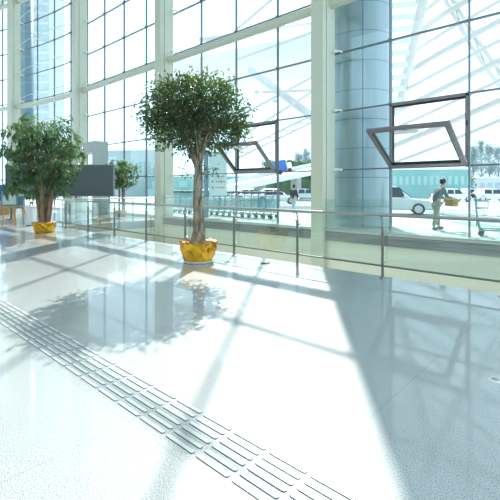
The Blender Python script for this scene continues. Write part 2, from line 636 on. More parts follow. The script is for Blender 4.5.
def rail_post(root, x, y, dx=(1, 0), out=(0, 1)):
    """A flat steel post with collar and a thin crooked neck up to the handrail."""
    org = root.location
    ox, oy = out
    mb = MB()
    q = lambda u, v, z: (x + dx[0] * u + ox * v, y + dx[1] * u + oy * v, z)
    mb.bar(q(0, 0, 0), q(0, 0, 0.90), 0.055, 0.028, up=(dx[0], dx[1], 0))
    p = mb.build('post', M['darksteel'], root, org, 0.004)
    MB().tube([q(0, 0, 0), q(0, 0, 0.015)], 0.06, 14).build('base_plate', M['steel'], p, org)
    MB().tube([q(0, 0, 0.885), q(0, 0, 0.905)], 0.05, 14).build('collar', M['steel'], p, org)
    MB().tube([q(0, 0, 0.90), q(0, 0, 0.94), q(-0.012, 0.015, 1.00), q(-0.05, 0.03, 1.075)], 0.014, 8).build('neck', M['darksteel'], p, org)
    for z in (0.26, 0.82):
        MB().tube([q(0, 0, z), q(0, 0.085, z)], 0.02, 8).build('glass_clip', M['steel'], p, org)


rail = thing('glass_railing', 'long glass railing with round steel handrail along the open edge of the hall floor', 'railing', (-7, RAILY, 0))
xs = [POST0 - PSP * k for k in range(-3, 8)]
for x in xs:
    rail_post(rail, x, RAILY)
xl, xr = VOIDX, xs[0] + 0.4
MB().tube([(xr, RAILY, 1.085), (xl, RAILY, 1.085)], 0.027, 14).build('handrail', M['steel'], rail, rail.location)
MB().tube([(xr, RAILY + 0.02, 0.205), (xl, RAILY + 0.02, 0.205)], 0.016, 8).build('bottom_rail', M['darksteel'], rail, rail.location)
gx = [xr] + xs + [xl]
for a, b in zip(gx[:-1], gx[1:]):
    if abs(a - b) < 0.15: continue
    MB().box((b + 0.012, RAILY + 0.075, 0.20), (a - 0.012, RAILY + 0.087, 1.03)).build('glass_panel', M['railglass'], rail, rail.location)

ret = thing('glass_railing', 'short glass railing turning away from the far corner of the long one towards the windows', 'railing', (VOIDX, 9.2, 0))
for y in (RAILY + 0.3, 8.6, 10.2, 11.4):
    rail_post(ret, VOIDX, y, (0, 1), (1, 0))
MB().tube([(VOIDX, RAILY + 0.04, 1.085), (VOIDX, 11.45, 1.085)], 0.027, 14).build('handrail', M['steel'], ret, ret.location)
MB().tube([(VOIDX + .02, RAILY + 0.1, 0.205), (VOIDX + .02, 11.45, 0.205)], 0.016, 8).build('bottom_rail', M['darksteel'], ret, ret.location)
for a, b in ((RAILY + 0.32, 8.58), (8.62, 10.18), (10.22, 11.38)):
    MB().box((VOIDX + 0.075, a, 0.20), (VOIDX + 0.087, b, 1.03)).build('glass_panel', M['railglass'], ret, ret.location)

bal = thing('glass_balustrade', 'low frameless glass balustrade standing on the grey window sill beyond the void', 'balustrade', (-6, 11.53, 0.2))
x = 6.0
while x > VOIDX + 0.3:
    x2 = max(x - 1.9, VOIDX + 0.1)
    g = MB().box((x2 + 0.01, 11.535, 0.205), (x - 0.01, 11.547, 1.20)).build('glass_panel', M['railglass'], bal, bal.location)
    x = x2
ch = MB().box((VOIDX + 0.1, 11.51, 0.20), (6.0, 11.575, 0.235)).build('shoe_rail', M['steel'], bal, bal.location)


# ================================================================== HOPPER WINDOWS
def hopper(label, xr, xl, zb, zt, ang, slen, fdark):
    """Opening between xl < xr in the glass line, sash hinged along the bottom and tipped in."""
    w_ = xr - xl
    root = thing('hopper_window', label, 'window', ((xl + xr) / 2, WALLY, zb), 0, 'inward tilting hopper windows')
    h = zt - zb
    f = 0.075
    fr = MB()
    for (a, b) in (((-w_ / 2, 0), (w_ / 2, f)), ((-w_ / 2, h - f), (w_ / 2, h)), ((-w_ / 2, 0), (-w_ / 2 + f, h)), ((w_ / 2 - f, 0), (w_ / 2, h))):
        fr.box((a[0], -0.09, a[1]), (b[0], 0.07, b[1]))
    fo = fr.build('frame', M['sash'], root)
    ga = MB()
    for (a, b) in (((-w_ / 2 + f, f), (w_ / 2 - f, f + .02)), ((-w_ / 2 + f, h - f - .05), (w_ / 2 - f, h - f)), ((-w_ / 2 + f, f), (-w_ / 2 + f + .03, h - f)), ((w_ / 2 - f - .03, f), (w_ / 2 - f, h - f))):
        ga.box((a[0], -0.02, a[1]), (b[0], 0.065, b[1]))
    ga.build('gasket', M['sashdark'], fo)
    # sash modelled upright, then tipped about its bottom edge
    g = 0.125
    W, H = w_ - 0.03, slen
    s = MB()
    for (a, b) in (((-W / 2, 0), (W / 2, g)), ((-W / 2, H - g), (W / 2, H)), ((-W / 2, g), (-W / 2 + g, H - g)), ((W / 2 - g, g), (W / 2, H - g))):
        s.box((a[0], -0.055, a[1]), (b[0], 0.03, b[1]))
    so_ = s.build('sash', M['sash'], root, bevel=0.012)
    so_.location = (0, -0.10, 0.04)
    so_.rotation_euler = (ang, 0, 0)
    ins = MB()
    i = 0.028
    for (a, b) in (((-W / 2 + g, g), (W / 2 - g, g + i)), ((-W / 2 + g, H - g - i), (W / 2 - g, H - g)), ((-W / 2 + g, g), (-W / 2 + g + i, H - g)), ((W / 2 - g - i, g), (W / 2 - g, H - g))):
        ins.box((a[0], -0.035, a[1]), (b[0], 0.05, b[1]))
    ins.build('glazing_bead', M['sashdark'], so_)
    MB().box((-W / 2 + g, -0.008, g), (W / 2 - g, 0.008, H - g)).build('pane', M['glass'], so_)
    MB().box((-W * 0.14, -0.125, H - 0.20), (W * 0.14, -0.05, H - 0.09)).build('chain_motor', M['white'], so_, bevel=0.012)
    hd = MB()
    hd.box((-0.05, -0.10, H - 0.05), (0.05, -0.05, H - 0.02))
    hd.build('latch', M['sash'], so_)
    st = MB()
    st.bar((w_ / 2 - 0.04, -0.10, h * 0.62), (w_ / 2 - 0.035, -0.02, h * 0.36), 0.03, 0.02)
    st.build('stay_arm', M['sashdark'], root)
    return root


def mx(i):
    return xof(mull[i])


hopper('large grey hopper window tipped inwards at right, beyond the tower-side glass pane', mx(HOP_MAIN), mx(HOP_MAIN + 1), ZS[1], ZS[2], math.radians(58), 1.86, 1)
hopper('smaller looking grey hopper window tipped inwards behind the round-crowned ficus tree', mx(HOP_FAR), mx(HOP_FAR + 1), ZS[1], ZS[2], math.radians(47), 1.55, 1)


# ================================================================== PLANTS
def leaf(mb, p, d, up, L, wd, droop=0.25):
    d = d.normalized()
    s = d.cross(up)
    if s.length < 1e-3:
        s = d.orthogonal()
    s.normalize()
    n = s.cross(d).normalized()
    m1 = p + d * L * 0.42 + n * L * 0.05
    tip = p + d * L - n * L * droop
    fold = n * wd * 0.18
    mb.add([p, m1 - s * wd / 2 + fold, m1, m1 + s * wd / 2 + fold, tip], [(0, 2, 1), (0, 3, 2), (1, 2, 4), (2, 3, 4)], 0, False)


def rv():
    while True:
        v = Vector((random.uniform(-1, 1), random.uniform(-1, 1), random.uniform(-1, 1)))
        if 0.05 < v.length <= 1:
            return v


def limb(mb, a, b, r0, r1, sag=0.1, n=5, sides=7):
    a, b = Vector(a), Vector(b)
    off = rv() * (b - a).length * sag
    pts = [a.lerp(b, t) + off * math.sin(t * PI) for t in [k / n for k in range(n + 1)]]
    mb.tube(pts, [r0 + (r1 - r0) * k / n for k in range(n + 1)], sides)
    return pts


def foil_pot(root, r_top, r_bot, h, z0=0.0, sd=0.0):
    """Pot wrapped in crinkled gold foil with a gathered lip and crumpled wrap inside."""
    prof = []
    K = 14
    for k in range(K + 1):
        t = k / K
        r = r_bot + (r_top - r_bot) * (t ** 0.7)
        if t > 0.86:
            r += 0.02 * (t - 0.86) / 0.14 - 0.012
        prof.append((r, z0 + h * t))

    def fn(a, k, r, z):
        t = k / K
        v = noise.noise(Vector((math.cos(a) * 2.6 + sd, math.sin(a) * 2.6, z * 5)))
        w_ = noise.noise(Vector((math.cos(a + t * 1.1) * 7 + sd, math.sin(a + t * 1.1) * 7, 3.1 + t)))
        lip = 0.022 * math.sin(a * 17 + sd) * max(0, (t - 0.8)) * 4 if k == K else 0
        return r * (1 + 0.07 * v + 0.10 * w_ * (0.3 + t)) + lip * 0.3, z + (0.02 * w_ + lip * 0.6 if k == K else 0)
    mb = MB()
    mb.lathe(prof, n=96, fn=fn)
    mb.add([(r_bot * math.cos(2 * PI * j / 32), r_bot * math.sin(2 * PI * j / 32), z0) for j in range(32)], [tuple(range(32))])
    pot = mb.build('pot_wrap', M['foil'], root)
    mb = MB()

    def fn2(a, k, r, z):
        q = noise.noise(Vector((math.cos(a) * r * 14 + sd, math.sin(a) * r * 14, 1.7)))
        return r, z + 0.055 * q + 0.02
    mb.lathe([(r_top * 0.97, z0 + h * 0.93), (r_top * .86, z0 + h * 1.0), (r_top * 0.66, z0 + h * 0.97), (r_top * .45, z0 + h * 0.99), (0.02, z0 + h * 0.95)], n=40, fn=fn2)
    mb.build('crumpled_lining', M['soil'], root)
    return pot


def ficus(loc):
    root = thing('ficus_tree', 'round-crowned ficus with braided trunk in a gold foil wrapped pot by the railing', 'potted tree', loc)
    MB().lathe([(0.0, 0.0), (0.28, 0.0), (0.325, 0.035), (0.315, 0.045), (0.27, 0.02), (0.0, 0.02)], n=36).build('saucer', M['saucer'], root)
    foil_pot(root, 0.395, 0.285, 0.40, 0.03, 1.3)
    tk = MB()
    top = 2.0
    ns = 5
    for k in range(ns):
        ph = 2 * PI * k / ns
        pts, rs = [], []
        for j in range(25):
            t = j / 24
            z = 0.38 + (top - 0.38) * t
            rad = 0.080 * (1 - t) + 0.038 * t + 0.05 * max(0, 0.2 - t) * 3
            a = ph + t * 5.2
            pts.append((rad * math.cos(a) + 0.015 * math.sin(t * 7) - 0.02 * t, rad * math.sin(a), z))
            rs.append(0.064 * (1 - t) + 0.036 * t)
        tk.tube(pts, rs, 9)
    tk.build('trunk', M['bark'], root)
    br, lf = MB(), MB()
    C = Vector((-0.12, 0, 3.0))
    tips = []
    nb = 26
    for k in range(nb):
        a = k * 2.39996
        el = math.radians(18 + 64 * ((k * 0.618) % 1))
        d = Vector((math.cos(a) * math.cos(el), math.sin(a) * math.cos(el), math.sin(el)))
        start = Vector((random.uniform(-.05, .05), random.uniform(-.05, .05), random.uniform(1.85, 2.05)))
        end = C + Vector((d.x * 0.75, d.y * 0.75, (d.z - 0.45) * 0.9))
        pts = limb(br, start, end, 0.030, 0.012, 0.06)
        for q in range(6):
            base = pts[random.choice((3, 4, 5))]
            v = rv().normalized()
            tgt = C + Vector((v.x * 1.08, v.y * 1.08, v.z * (0.87 if v.z > 0 else 0.72))) * random.uniform(0.85, 1.0)
            if (tgt - base).length > 1.0:
                tgt = base + (tgt - base).normalized() * random.uniform(0.6, 0.95)
            limb(br, base, tgt, 0.010, 0.003, 0.08, 4, 5)
            if (tgt.z - C.z) > -0.62:
                tips.append(tgt)
    # twigs on the shell
    for k in range(330):
        v = rv().normalized()
        if v.z < -0.5 and random.random() < 0.8:
            continue
        bump = 1 + 0.10 * noise.noise(v * 2.3)
        tips.append(C + Vector((v.x * 1.08, v.y * 1.08, v.z * (0.87 if v.z > 0 else 0.72))) * bump * random.choice((0.62, 0.8, 0.92, 0.97, 1.0)))
    for tp in tips:
        out = (tp - C).normalized()
        for j in range(random.randint(22, 34)):
            p = tp + Vector((random.gauss(0, 1), random.gauss(0, 1), random.gauss(0, 1))) * 0.10
            d = (out * 0.7 + rv() * 0.9 + Vector((0, 0, 0.1))).normalized()
            leaf(lf, p, d, rv() + Vector((0, 0, 0.8)), random.uniform(0.065, 0.105), random.uniform(0.032, 0.05))
    # small shoots low on the trunk
    for k in range(9):
        a = random.uniform(0, 2 * PI)
        b0 = Vector((0, 0, random.uniform(1.85, 2.05)))
        e = b0 + Vector((math.cos(a) * 0.42, math.sin(a) * 0.42, random.uniform(-0.12, 0.12)))
        limb(br, b0, e, 0.008, 0.003, 0.05, 4, 5)
        for j in range(14):
            leaf(lf, e + rv() * 0.13, rv(), Vector((0, 0, 1)), 0.075, 0.038)
    br.build('branches', M['bark'], root)
    lf.build('foliage', M['ficus'], root)
    return root


def broad_tree(root, H, R, zc, rz, trunks, pot_h, n_cl, L, seed):
    random.seed(seed)
    tk, lf = MB(), MB()
    tips = []
    for (a, lean, r0) in trunks:
        p0 = Vector((math.cos(a) * 0.10, math.sin(a) * 0.10, pot_h * 0.9))
        p1 = Vector((math.cos(a) * lean * 0.55, math.sin(a) * lean * 0.55, zc - rz * 0.55))
        p2 = Vector((math.cos(a) * lean * 1.4, math.sin(a) * lean * 1.4, zc + rz * 0.35))
        tk.tube([p0, p0.lerp(p1, .5) + Vector((0, 0, -.05)), p1, p1.lerp(p2, .5), p2], [r0, r0 * .85, r0 * .7, r0 * .45, r0 * .2], 10)
        for k in range(9):
            v = rv().normalized()
            tgt = Vector((v.x * R * 0.8, v.y * R * 0.8, zc + v.z * rz * 0.8))
            b = p1.lerp(p2, random.uniform(0, 1))
            limb(tk, b, tgt, r0 * 0.22, 0.006, 0.1, 4, 5)
            tips.append(tgt)
    for k in range(n_cl):
        v = rv().normalized()
        s = random.uniform(0.45, 1.0)
        bump = 1 + 0.15 * noise.noise(v * 1.9 + Vector((seed, 0, 0)))
        wz = v.z
        wide = 1.0 if wz > -0.2 else 0.85
        tips.append(Vector((v.x * R * wide * s * bump, v.y * R * wide * s * bump, zc + wz * rz * s * bump)))
    for k in range(n_cl // 25):                               # sprays hanging low on the side towards the hall
        v = Vector((-0.62, -0.60, 0)) * R * random.uniform(.5, 1.05) + Vector((0.6, -0.62, 0)) * R * random.uniform(-.6, .6)
        tips.append(Vector((v.x, v.y, zc - rz * random.uniform(0.7, 1.05))))
    for k in range(n_cl // 6):                               # longer sprays that break the outline
        v = rv().normalized()
        s = random.uniform(1.02, 1.2)
        if v.z > -0.5:
            tips.append(Vector((v.x * R * s, v.y * R * s, zc + v.z * rz * min(s, 1.08))))
    for tp in tips:
        out = Vector((tp.x, tp.y, (tp.z - zc) * 0.6))
        out = out.normalized() if out.length > .01 else rv()
        for q in range(3):                                   # a spray: leaflets radiating from a petiole tip
            hub = tp + rv() * 0.16 * R
            for j in range(random.randint(5, 8)):
                a = 2 * PI * j / 7 + random.uniform(-.3, .3)
                s = out.orthogonal().normalized(); t = out.cross(s)
                d = (s * math.cos(a) + t * math.sin(a)) * 0.8 + out * 0.35 + Vector((0, 0, -0.45))
                leaf(lf, hub, d, Vector((0, 0, 1)) + rv() * 0.4, L * random.uniform(0.75, 1.2), L * 0.30, 0.35)
    tk.build('trunk', M['barkbrown'], root)
    lf.build('foliage', M['broad'], root)


ficus_p, _d = at_Y(198.5, 5.58)
ficus(ficus_p)

lp, _d = at_Y(44.5, 5.7)
t2 = thing('money_tree', 'wide bushy broad-leaved tree on several brown trunks in a gold foil pot at left', 'potted tree', lp)
foil_pot(t2, 0.40, 0.30, 0.34, 0.0, 4.0)
broad_tree(t2, 4.1, 1.32, 2.64, 1.38, [(0.75, 0.60, 0.095), (2.2, 0.35, 0.09), (3.9, 0.62, 0.085), (5.3, 0.3, 0.08)], 0.34, 250, 0.20, 3)

bp, _d = at_Y(121, 11.6)
t3 = thing('money_tree', 'smaller broad-leaved tree beyond the railing beside the dark display board', 'potted tree', bp)
mb = MB().lathe([(0.02, 0.0), (0.24, 0.0), (0.31, 0.30), (0.33, 0.32), (0.31, 0.34), (0.28, 0.28), (0.02, 0.27)], n=28)
mb.build('pot', M['ochre'], t3)
broad_tree(t3, 3.1, 0.92, 2.30, 0.78, [(1.0, 0.15, 0.07), (3.6, 0.2, 0.06)], 0.30, 120, 0.17, 11)

# ================================================================== HALL FURNITURE AT LEFT
# long dark board on posts
a = P(113.5, 188, 20.2); b = P(7, 188, 20.2)
mid = (a + b) / 2
ax = math.atan2((a - b).y, (a - b).x)
brd = thing('display_board', 'long dark grey display board on posts behind the bushy tree at left', 'board', (mid.x, mid.y, 0), ax)
hw = (a - b).length / 2
MB().box((-hw, -0.08, 1.18), (hw, 0.08, 2.66)).build('panel', M['hoard'], brd, bevel=0.01)
fm = MB()
fm.box((-hw - .03, -0.10, 2.66), (hw + .03, 0.10, 2.70)); fm.box((-hw - .03, -0.10, 1.14), (hw + .03, 0.10, 1.18))
fm.box((hw, -0.10, 1.14), (hw + .03, 0.10, 2.70)); fm.box((-hw - .03, -0.10, 1.14), (-hw, 0.10, 2.70))
fm.build('frame', M['hoardframe'], brd)
for u in (-0.92, -0.3, 0.3, 0.92):
    l = MB().box((hw * u - .04, -0.04, 0.02), (hw * u + .04, 0.04, 1.16))
    l.box((hw * u - .05, -0.35, 0.0), (hw * u + .05, 0.35, 0.03))
    l.build('leg', M['hoardframe'], brd)


def easel(label, px, D, wd, ht, top, m_, tilt):
    p = P(px, 188, D)
    root = thing('easel_sign', label, 'sign', (p.x, p.y, 0), math.atan2(SA, CA) + tilt, 'notice boards on wooden easels')
    bo = MB().box((-wd / 2, -0.02, top - ht), (wd / 2, 0.015, top)).build('board', m_, root)
    MB().box((-wd / 2 + .06, -0.024, top - ht + .08), (wd / 2 - .06, -0.019, top - .08)).build('poster', M['posterpale'] if m_ is M['poster'] else M['poster'], bo)
    for s in (-1, 1):
        MB().bar((s * wd * .42, -0.05, 0), (s * wd * .18, 0.03, top + .1), 0.045, 0.03).build('leg', M['wood'], root)
    MB().bar((0, 0.55, 0), (0, 0.03, top), 0.045, 0.03).build('leg', M['wood'], root)
    MB().box((-wd * .45, -0.06, top - ht - .05), (wd * .45, 0.0, top - ht)).build('ledge', M['wood'], root)


easel('slate blue notice board on a wooden easel nearest the left edge', 9.5, 16.6, 0.62, 0.62, 1.42, M['poster'], 0.15)
easel('pale notice board on a wooden easel between the first easel and the white bin', 19.5, 16.9, 0.5, 0.55, 1.30, M['posterpale'], -0.1)

p = P(31, 188, 16.8)
bn = thing('litter_bin', 'plain white upright bin beside the gold pot of the bushy tree', 'bin', (p.x, p.y, 0), math.atan2(SA, CA))
MB().box((-0.15, -0.15, 0.03), (0.15, 0.15, 0.72)).build('body', M['white'], bn, bevel=0.01)
MB().box((-0.155, -0.155, 0.72), (0.155, 0.155, 0.78)).build('lid', M['offwhite'], bn, bevel=0.01)
MB().box((-0.13, -0.13, 0.0), (0.13, 0.13, 0.03)).build('plinth', M['hoardframe'], bn)

a = P(-22, 188, 24); b = P(12, 188, 24)
ctr = thing('service_counter', 'blue service counter at the far left edge behind the easels', 'counter', ((a.x + b.x) / 2, (a.y + b.y) / 2, 0), math.atan2(SA, CA))
hw = (a - b).length / 2
MB().box((-hw, -0.3, 0.0), (hw, 0.3, 0.75)).build('base', M['wood'], ctr)
MB().box((-hw, -0.32, 0.78), (hw, 0.3, 1.75)).build('panel', M['blue'], ctr)
MB().box((-hw - .05, -0.4, 0.75), (hw + .05, 0.35, 0.79)).build('worktop', M['white'], ctr)

# portal box in front of the glass
pr = empty('door_1', (-24.2, 11.5, 0))
tag(pr, kind='structure')
z1 = 4.25
q = MB()
q.box((-2.1, -0.3, 0), (-1.75, 0.5, z1)); q.box((1.65, -0.3, 0), (2.0, 0.5, z1)); q.box((-1.75, -0.3, 3.62), (1.65, 0.5, z1))
q.box((-1.75, -0.2, 2.75), (1.65, 0.4, 2.95))
q.build('frame', M['portal'], pr)
q = MB().box((-1.7, 0.1, 0.03), (-0.04, 0.13, 2.72)); q.box((0.0, 0.1, 0.03), (1.62, 0.13, 2.72))
q.build('door_leaf', M['railglass'], pr)

# small floor socket lids
for (px, py, lab) in ((265.5, 263.5, 'small square metal floor socket beside the railing'), (496, 380, 'round white metal floor socket cover at the right edge of the picture')):
    D = F * EYE / (py - HOR)
    p = P(px, py, D)
    fs = thing('floor_socket', lab, 'floor socket', (p.x, p.y, 0))
    if px < 300:
        MB().box((-0.06, -0.06, 0), (0.06, 0.06, 0.03)).build('lid', M['darksteel'], fs, bevel=0.006)
        MB().box((-0.08, -0.08, 0), (0.08, 0.08, 0.006)).build('plate', M['steel'], fs)
    else:
        MB().lathe([(0.0, 0.006), (0.055, 0.006), (0.06, 0.0)], n=28).build('plate', M['white'], fs)
        MB().lathe([(0.0, 0.008), (0.03, 0.008), (0.032, 0.0055)], n=20).build('lid', M['steel'], fs)

# ================================================================== OUTSIDE: TOWERS
tc_ = P(359.5, 188, 15.2)
tw = thing('service_tower', 'tall round blue-grey clad tower right behind the glass, right of the nearest column', 'tower', (tc_.x, tc_.y, 0.15))
TR, TH = 1.15, 27.0
mb = MB().lathe([(TR, 0), (TR, TH)], n=64)
mb.add([(TR * math.cos(2 * PI * j / 64), TR * math.sin(2 * PI * j / 64), TH) for j in range(64)], [tuple(range(64))])
mb.build('cladding', M['towerblue'], tw)
z = 0.75
while z < TH:
    MB().lathe([(TR + .002, z - .012), (TR + .008, z), (TR + .002, z + .012)], n=64).build('panel_seam', M['towerseam'], tw)
    z += 1.02
for k in range(5):
    a_ = math.atan2(-tc_.y, -tc_.x) + 0.10 + k * 2 * PI / 5
    MB().box((-0.012, -0.014, 0), (0.012, 0.014, TH)).build('vertical_seam', M['towerseam'], tw).location = (TR * math.cos(a_), TR * math.sin(a_), 0)

p = P(26, 188, 52)
ft = thing('service_tower', 'dark blue narrow round tower far outside the bent glass at left', 'tower', (p.x, p.y, 0))
MB().lathe([(0.9, 0), (0.9, 40), (0.0, 40)], n=32).build('cladding', M['farblue'], ft)
mb = MB()
for k in range(12):
    mb.lathe([(0.91, 2 + k * 3.2), (0.93, 2.06 + k * 3.2), (0.91, 2.12 + k * 3.2)], n=32)
mb.build('panel_seam', M['towerseam'], ft)
p = P(41.5, 188, 60)
fb_ = thing('office_block', 'pale grey high block standing right of the dark far tower', 'building', (p.x, p.y, 0), math.atan2(SA, CA))
MB().box((-1.1, 0, 0), (1.1, 5, 45)).build('wall', M['fargrey'], fb_)
mb = MB()
for k in range(30):
    mb.box((-1.0, -0.03, 1 + k * 1.45), (1.0, 0.02, 1.35 + k * 1.45))
mb.build('window_bands', M['offwhite'], fb_)


# ================================================================== OUTSIDE: CANOPY
def girder(mb, pts, depth, r, up=Vector((0, 0, 1))):
    pts = [Vector(p) for p in pts]
    lowp = [p - up * depth for p in pts]
    mb.tube(pts, r, 8); mb.tube(lowp, r, 8)
    for k in range(len(pts) - 1):
        mb.tube([pts[k], lowp[k + 1]], r * .55, 5)
        mb.tube([lowp[k], pts[k]], r * .55, 5)


cn = thing('canopy', 'white steel truss canopy over the drop-off road outside the windows', 'canopy', (0, 34, 0))
corg = cn.location
# purlins in the right-hand windows
for k in range(-2, 9):
    dy = 19.0 * k
    q = 1 + 0.03 * k
    MB().tube([P(396 + k * 3.0, 128 - dy * 0.95, 33), P(440 + k * 1.0, 108 - dy * 1.0, 29.5), P(560, 52 - dy * 1.12, 24)], 0.24 if k % 2 else 0.14, 8).build('purlin', M['canopy'], cn, corg)
for (u, v, r) in (((398, 112, 34), (432, -40, 27), 0.34), ((250, 70, 46), (322, 124, 40), 0.42), ((200, 40, 50), (340, 20, 44), 0.3)):
    MB().tube([P(*u), P(*v)], r, 10).build('rafter', M['canopy'], cn, corg)
g = MB()
girder(g, [P(425, -60, 30), P(446, -14, 29.5), P(468, 26, 29), P(490, 58, 28.5), P(515, 88, 28), P(545, 112, 27.5)], 1.1, 0.13)
g.build('arched_girder', M['canopy'], cn, corg)
g = MB()
girder(g, [P(236 + 15 * k, 152 - 7.2 * k, 44) for k in range(7)], 0.75, 0.11)
g.build('lattice_girder', M['canopy'], cn, corg)
for (u, v) in (((236, 118, 44), (318, 74, 40)), ((236, 140, 44), (318, 88, 40)), ((262, 92, 42), (320, 90, 42)), ((236, 60, 46), (318, 30, 40)), ((236, 30, 46), (276, -4, 40))):
    MB().tube([P(*u), P(*v)], 0.14, 8).build('purlin', M['canopy'], cn, corg)
for (u, v) in (((256, 84), (257, 93)), ((274.5, 93), (275, 102))):
    a, b = P(*u, 41), P(*v, 41)
    pl = thing('pendant_lamp', 'small pendant lamp under the canopy rafter, ' + ('left of the two' if u[0] < 260 else 'right of the two'), 'lamp', b, 0, 'pendant lamps under the canopy')
    MB().tube([a, b], .03, 6).build('rod', M['canopy'], pl, b)
    MB().lathe([(0.05, .35), (.12, .3), (.34, 0), (.30, 0.0), (.02, .2)], b, 16).build('lamp_shade', M['offwhite'], pl, b)
# roof sheets
for quad in ([(175, 62, 54), (325, 32, 42), (325, 76, 50), (175, 92, 62)], ):
    c = [P(*q_) for q_ in quad]
    n_ = Vector((0, 0, 0.06))
    MB().add([*c, *[p_ + n_ for p_ in c]], [(0, 1, 2, 3), (7, 6, 5, 4), (0, 4, 5, 1), (1, 5, 6, 2), (2, 6, 7, 3), (3, 7, 4, 0)]).build('roof_sheet', M['membrane'], cn, corg)
# slatted skylight strip beside the tower
for k in range(13):
    y = -30 + k * 12.0
    wd = 1 - k / 15
    a, b = P(391, y, 27), P(395 + 26 * wd, y - 2, 27)
    MB().bar(a, b, 0.12, 0.34).build('slat', M['membrane'], cn, corg)
MB().tube([P(322, 188 + 407 * 1.55 / 40, 40), P(322, 50, 40)], 0.25, 10).build('post', M['canopy'], cn, corg)
MB().tube([P(585, 188 + 407 * 1.55 / 24, 24), P(585, 30, 24)], 0.2, 10).build('post', M['canopy'], cn, corg)

# ================================================================== OUTSIDE: VEHICLES, TROLLEYS, PEOPLE
def car_proto(name, label, L, W, H, mbody, suv=True):
    root = thing(name, label, 'car')
    zb, belt = 0.28, H * 0.56
    body = [(-L / 2, zb + .1), (-L / 2 + .08, belt - .08), (-L / 2 + .3, belt), (L * .2, belt), (L / 2 - .35, belt - .14), (L / 2 - .05, belt - .32), (L / 2, zb + .12), (L / 2 - .15, zb), (-L / 2 + .15, zb)]
    MB().prism(body, 'y', -W / 2, W / 2).build('body', mbody, root, bevel=0.07, seg=3)
    cab = [(-L / 2 + .28, belt - .02), (-L / 2 + (.4 if suv else .95), H - .04), (-L * .1, H), (L * .05, H - .05), (L * .24, belt - .02)]

    def cabin(sc_in, z_lo=0):
        vs = []
        n = len(cab)
        for s in (-1, 1):
            for (x, z) in cab:
                t = (z - belt) / (H - belt)
                vs.append((x, s * (W / 2 - 0.06 - 0.14 * t + sc_in), z))
        fs = [tuple(range(n)), tuple(range(n, 2 * n))[::-1]] + [(i, n + i, n + (i + 1) % n, (i + 1) % n) for i in range(n)]
        return MB().add(vs, fs)
    cabin(0).build('cabin', mbody, root, bevel=0.05)
    # side windows and windscreens
    gw = MB()
    for s in (-1, 1):
        for (x0, x1) in ((-L * .36 if suv else -L * .26, -L * .08), (-L * .06, L * .16)):
            z0, z1 = belt + .05, H - .13
            t0, t1 = (z0 - belt) / (H - belt), (z1 - belt) / (H - belt)
            xa = x1 - (.28 if x1 > 0 else 0)
            q = [(x0, z0, t0), (x1, z0, t0), (xa, z1, t1), (x0 + .06, z1, t1)]
            gw.add([(x, s * (W / 2 - 0.06 - 0.14 * t + .012), z) for x, z, t in q] + [(x, s * (W / 2 - 0.06 - 0.14 * t - .01), z) for x, z, t in q],
                   [(0, 1, 2, 3), (7, 6, 5, 4), (0, 4, 5, 1), (1, 5, 6, 2), (2, 6, 7, 3), (3, 7, 4, 0)])
    gw.build('side_glass', M['carglass'], root)
    ws = MB()
    ws.bar((L * .235, 0, belt + .03), (L * .07, 0, H - .10), W - .42, 0.03, up=(0.7, 0, 0.7))
    ws.build('windscreen', M['carglass'], root)
    for x in (-L * .31, L * .31):
        for s in (-1, 1):
            wl = MB().tube([(x, s * (W / 2 - .2), .34), (x, s * (W / 2 + .015), .34)], 0.34, 22).build('wheel', M['tyre'], root)
            MB().tube([(x, s * (W / 2 + .0), .34), (x, s * (W / 2 + .03), .34)], 0.22, 18).build('hub_cap', M['hub'], wl)
    for s in (-1, 1):
        MB().ball((L / 2 - .12, s * (W / 2 - .28), belt - .28), 0.13, 12, sc3=(1, 1.5, .7)).build('headlight', M['lamp'], root)
        MB().ball((-L / 2 + .06, s * (W / 2 - .2), belt - .18), 0.10, 10, sc3=(.6, 1, 1.6)).build('tail_light', M['taillamp'], root)
        MB().ball((L * .15, s * (W / 2 + .06), belt + .08), 0.09, 10, sc3=(.7, 1.2, .9)).build('mirror', mbody, root)
    MB().box((L / 2 - .12, -W / 2 + .1, zb), (L / 2 + .03, W / 2 - .1, zb + .2)).build('bumper', M['cardark'], root, bevel=0.04)
    MB().box((L / 2 - .05, -W * .26, zb + .25), (L / 2 + .015, W * .26, zb + .42)).build('grille', M['cardark'], root, bevel=0.02)
    return root


# the silver car right outside the large hopper window
p = P(391, 188, 24.5)
c0 = car_proto('car', 'silver car parked outside, front wheel showing under the large hopper window', 4.7, 1.85, 1.72, M['silver'])
c0.location = (p.x, p.y, 0)
c0.rotation_euler.z = math.atan2(SA, CA) - 0.30
far_cars = [(250, 46, 0.3, 'carwhite', 'white car on the road seen over the trolleys below the far hopper window'),
            (276, 40, 0.0, 'carwhite', 'white car on the road left of the walking figure in dark jacket'),
            (306, 52, 0.1, 'silver', 'silver car on the road partly hidden by the nearest column'),
            (452, 46, 0.2, 'carwhite', 'white car in the distant row right of the khaki trousered person'),
            (474, 52, 0.0, 'silver', 'silver car in the distant row just right of the dark window bar'),
            (492, 47, -0.1, 'carwhite', 'white car in the distant row above the lone trolley'),
            ]
protos = {}
for (px, D, rz, mk, lab) in far_cars:
    if mk not in protos:
        o = car_proto('car', lab, 4.5, 1.8, 1.5, M[mk], False)
        protos[mk] = o
    else:
        o = copy_tree(protos[mk])
    p = P(px, 188, D)
    o.location = (p.x, p.y, 0)
    o.rotation_euler.z = math.atan2(SA, CA) + rz
    rename(o, lab, 'distant parked cars')


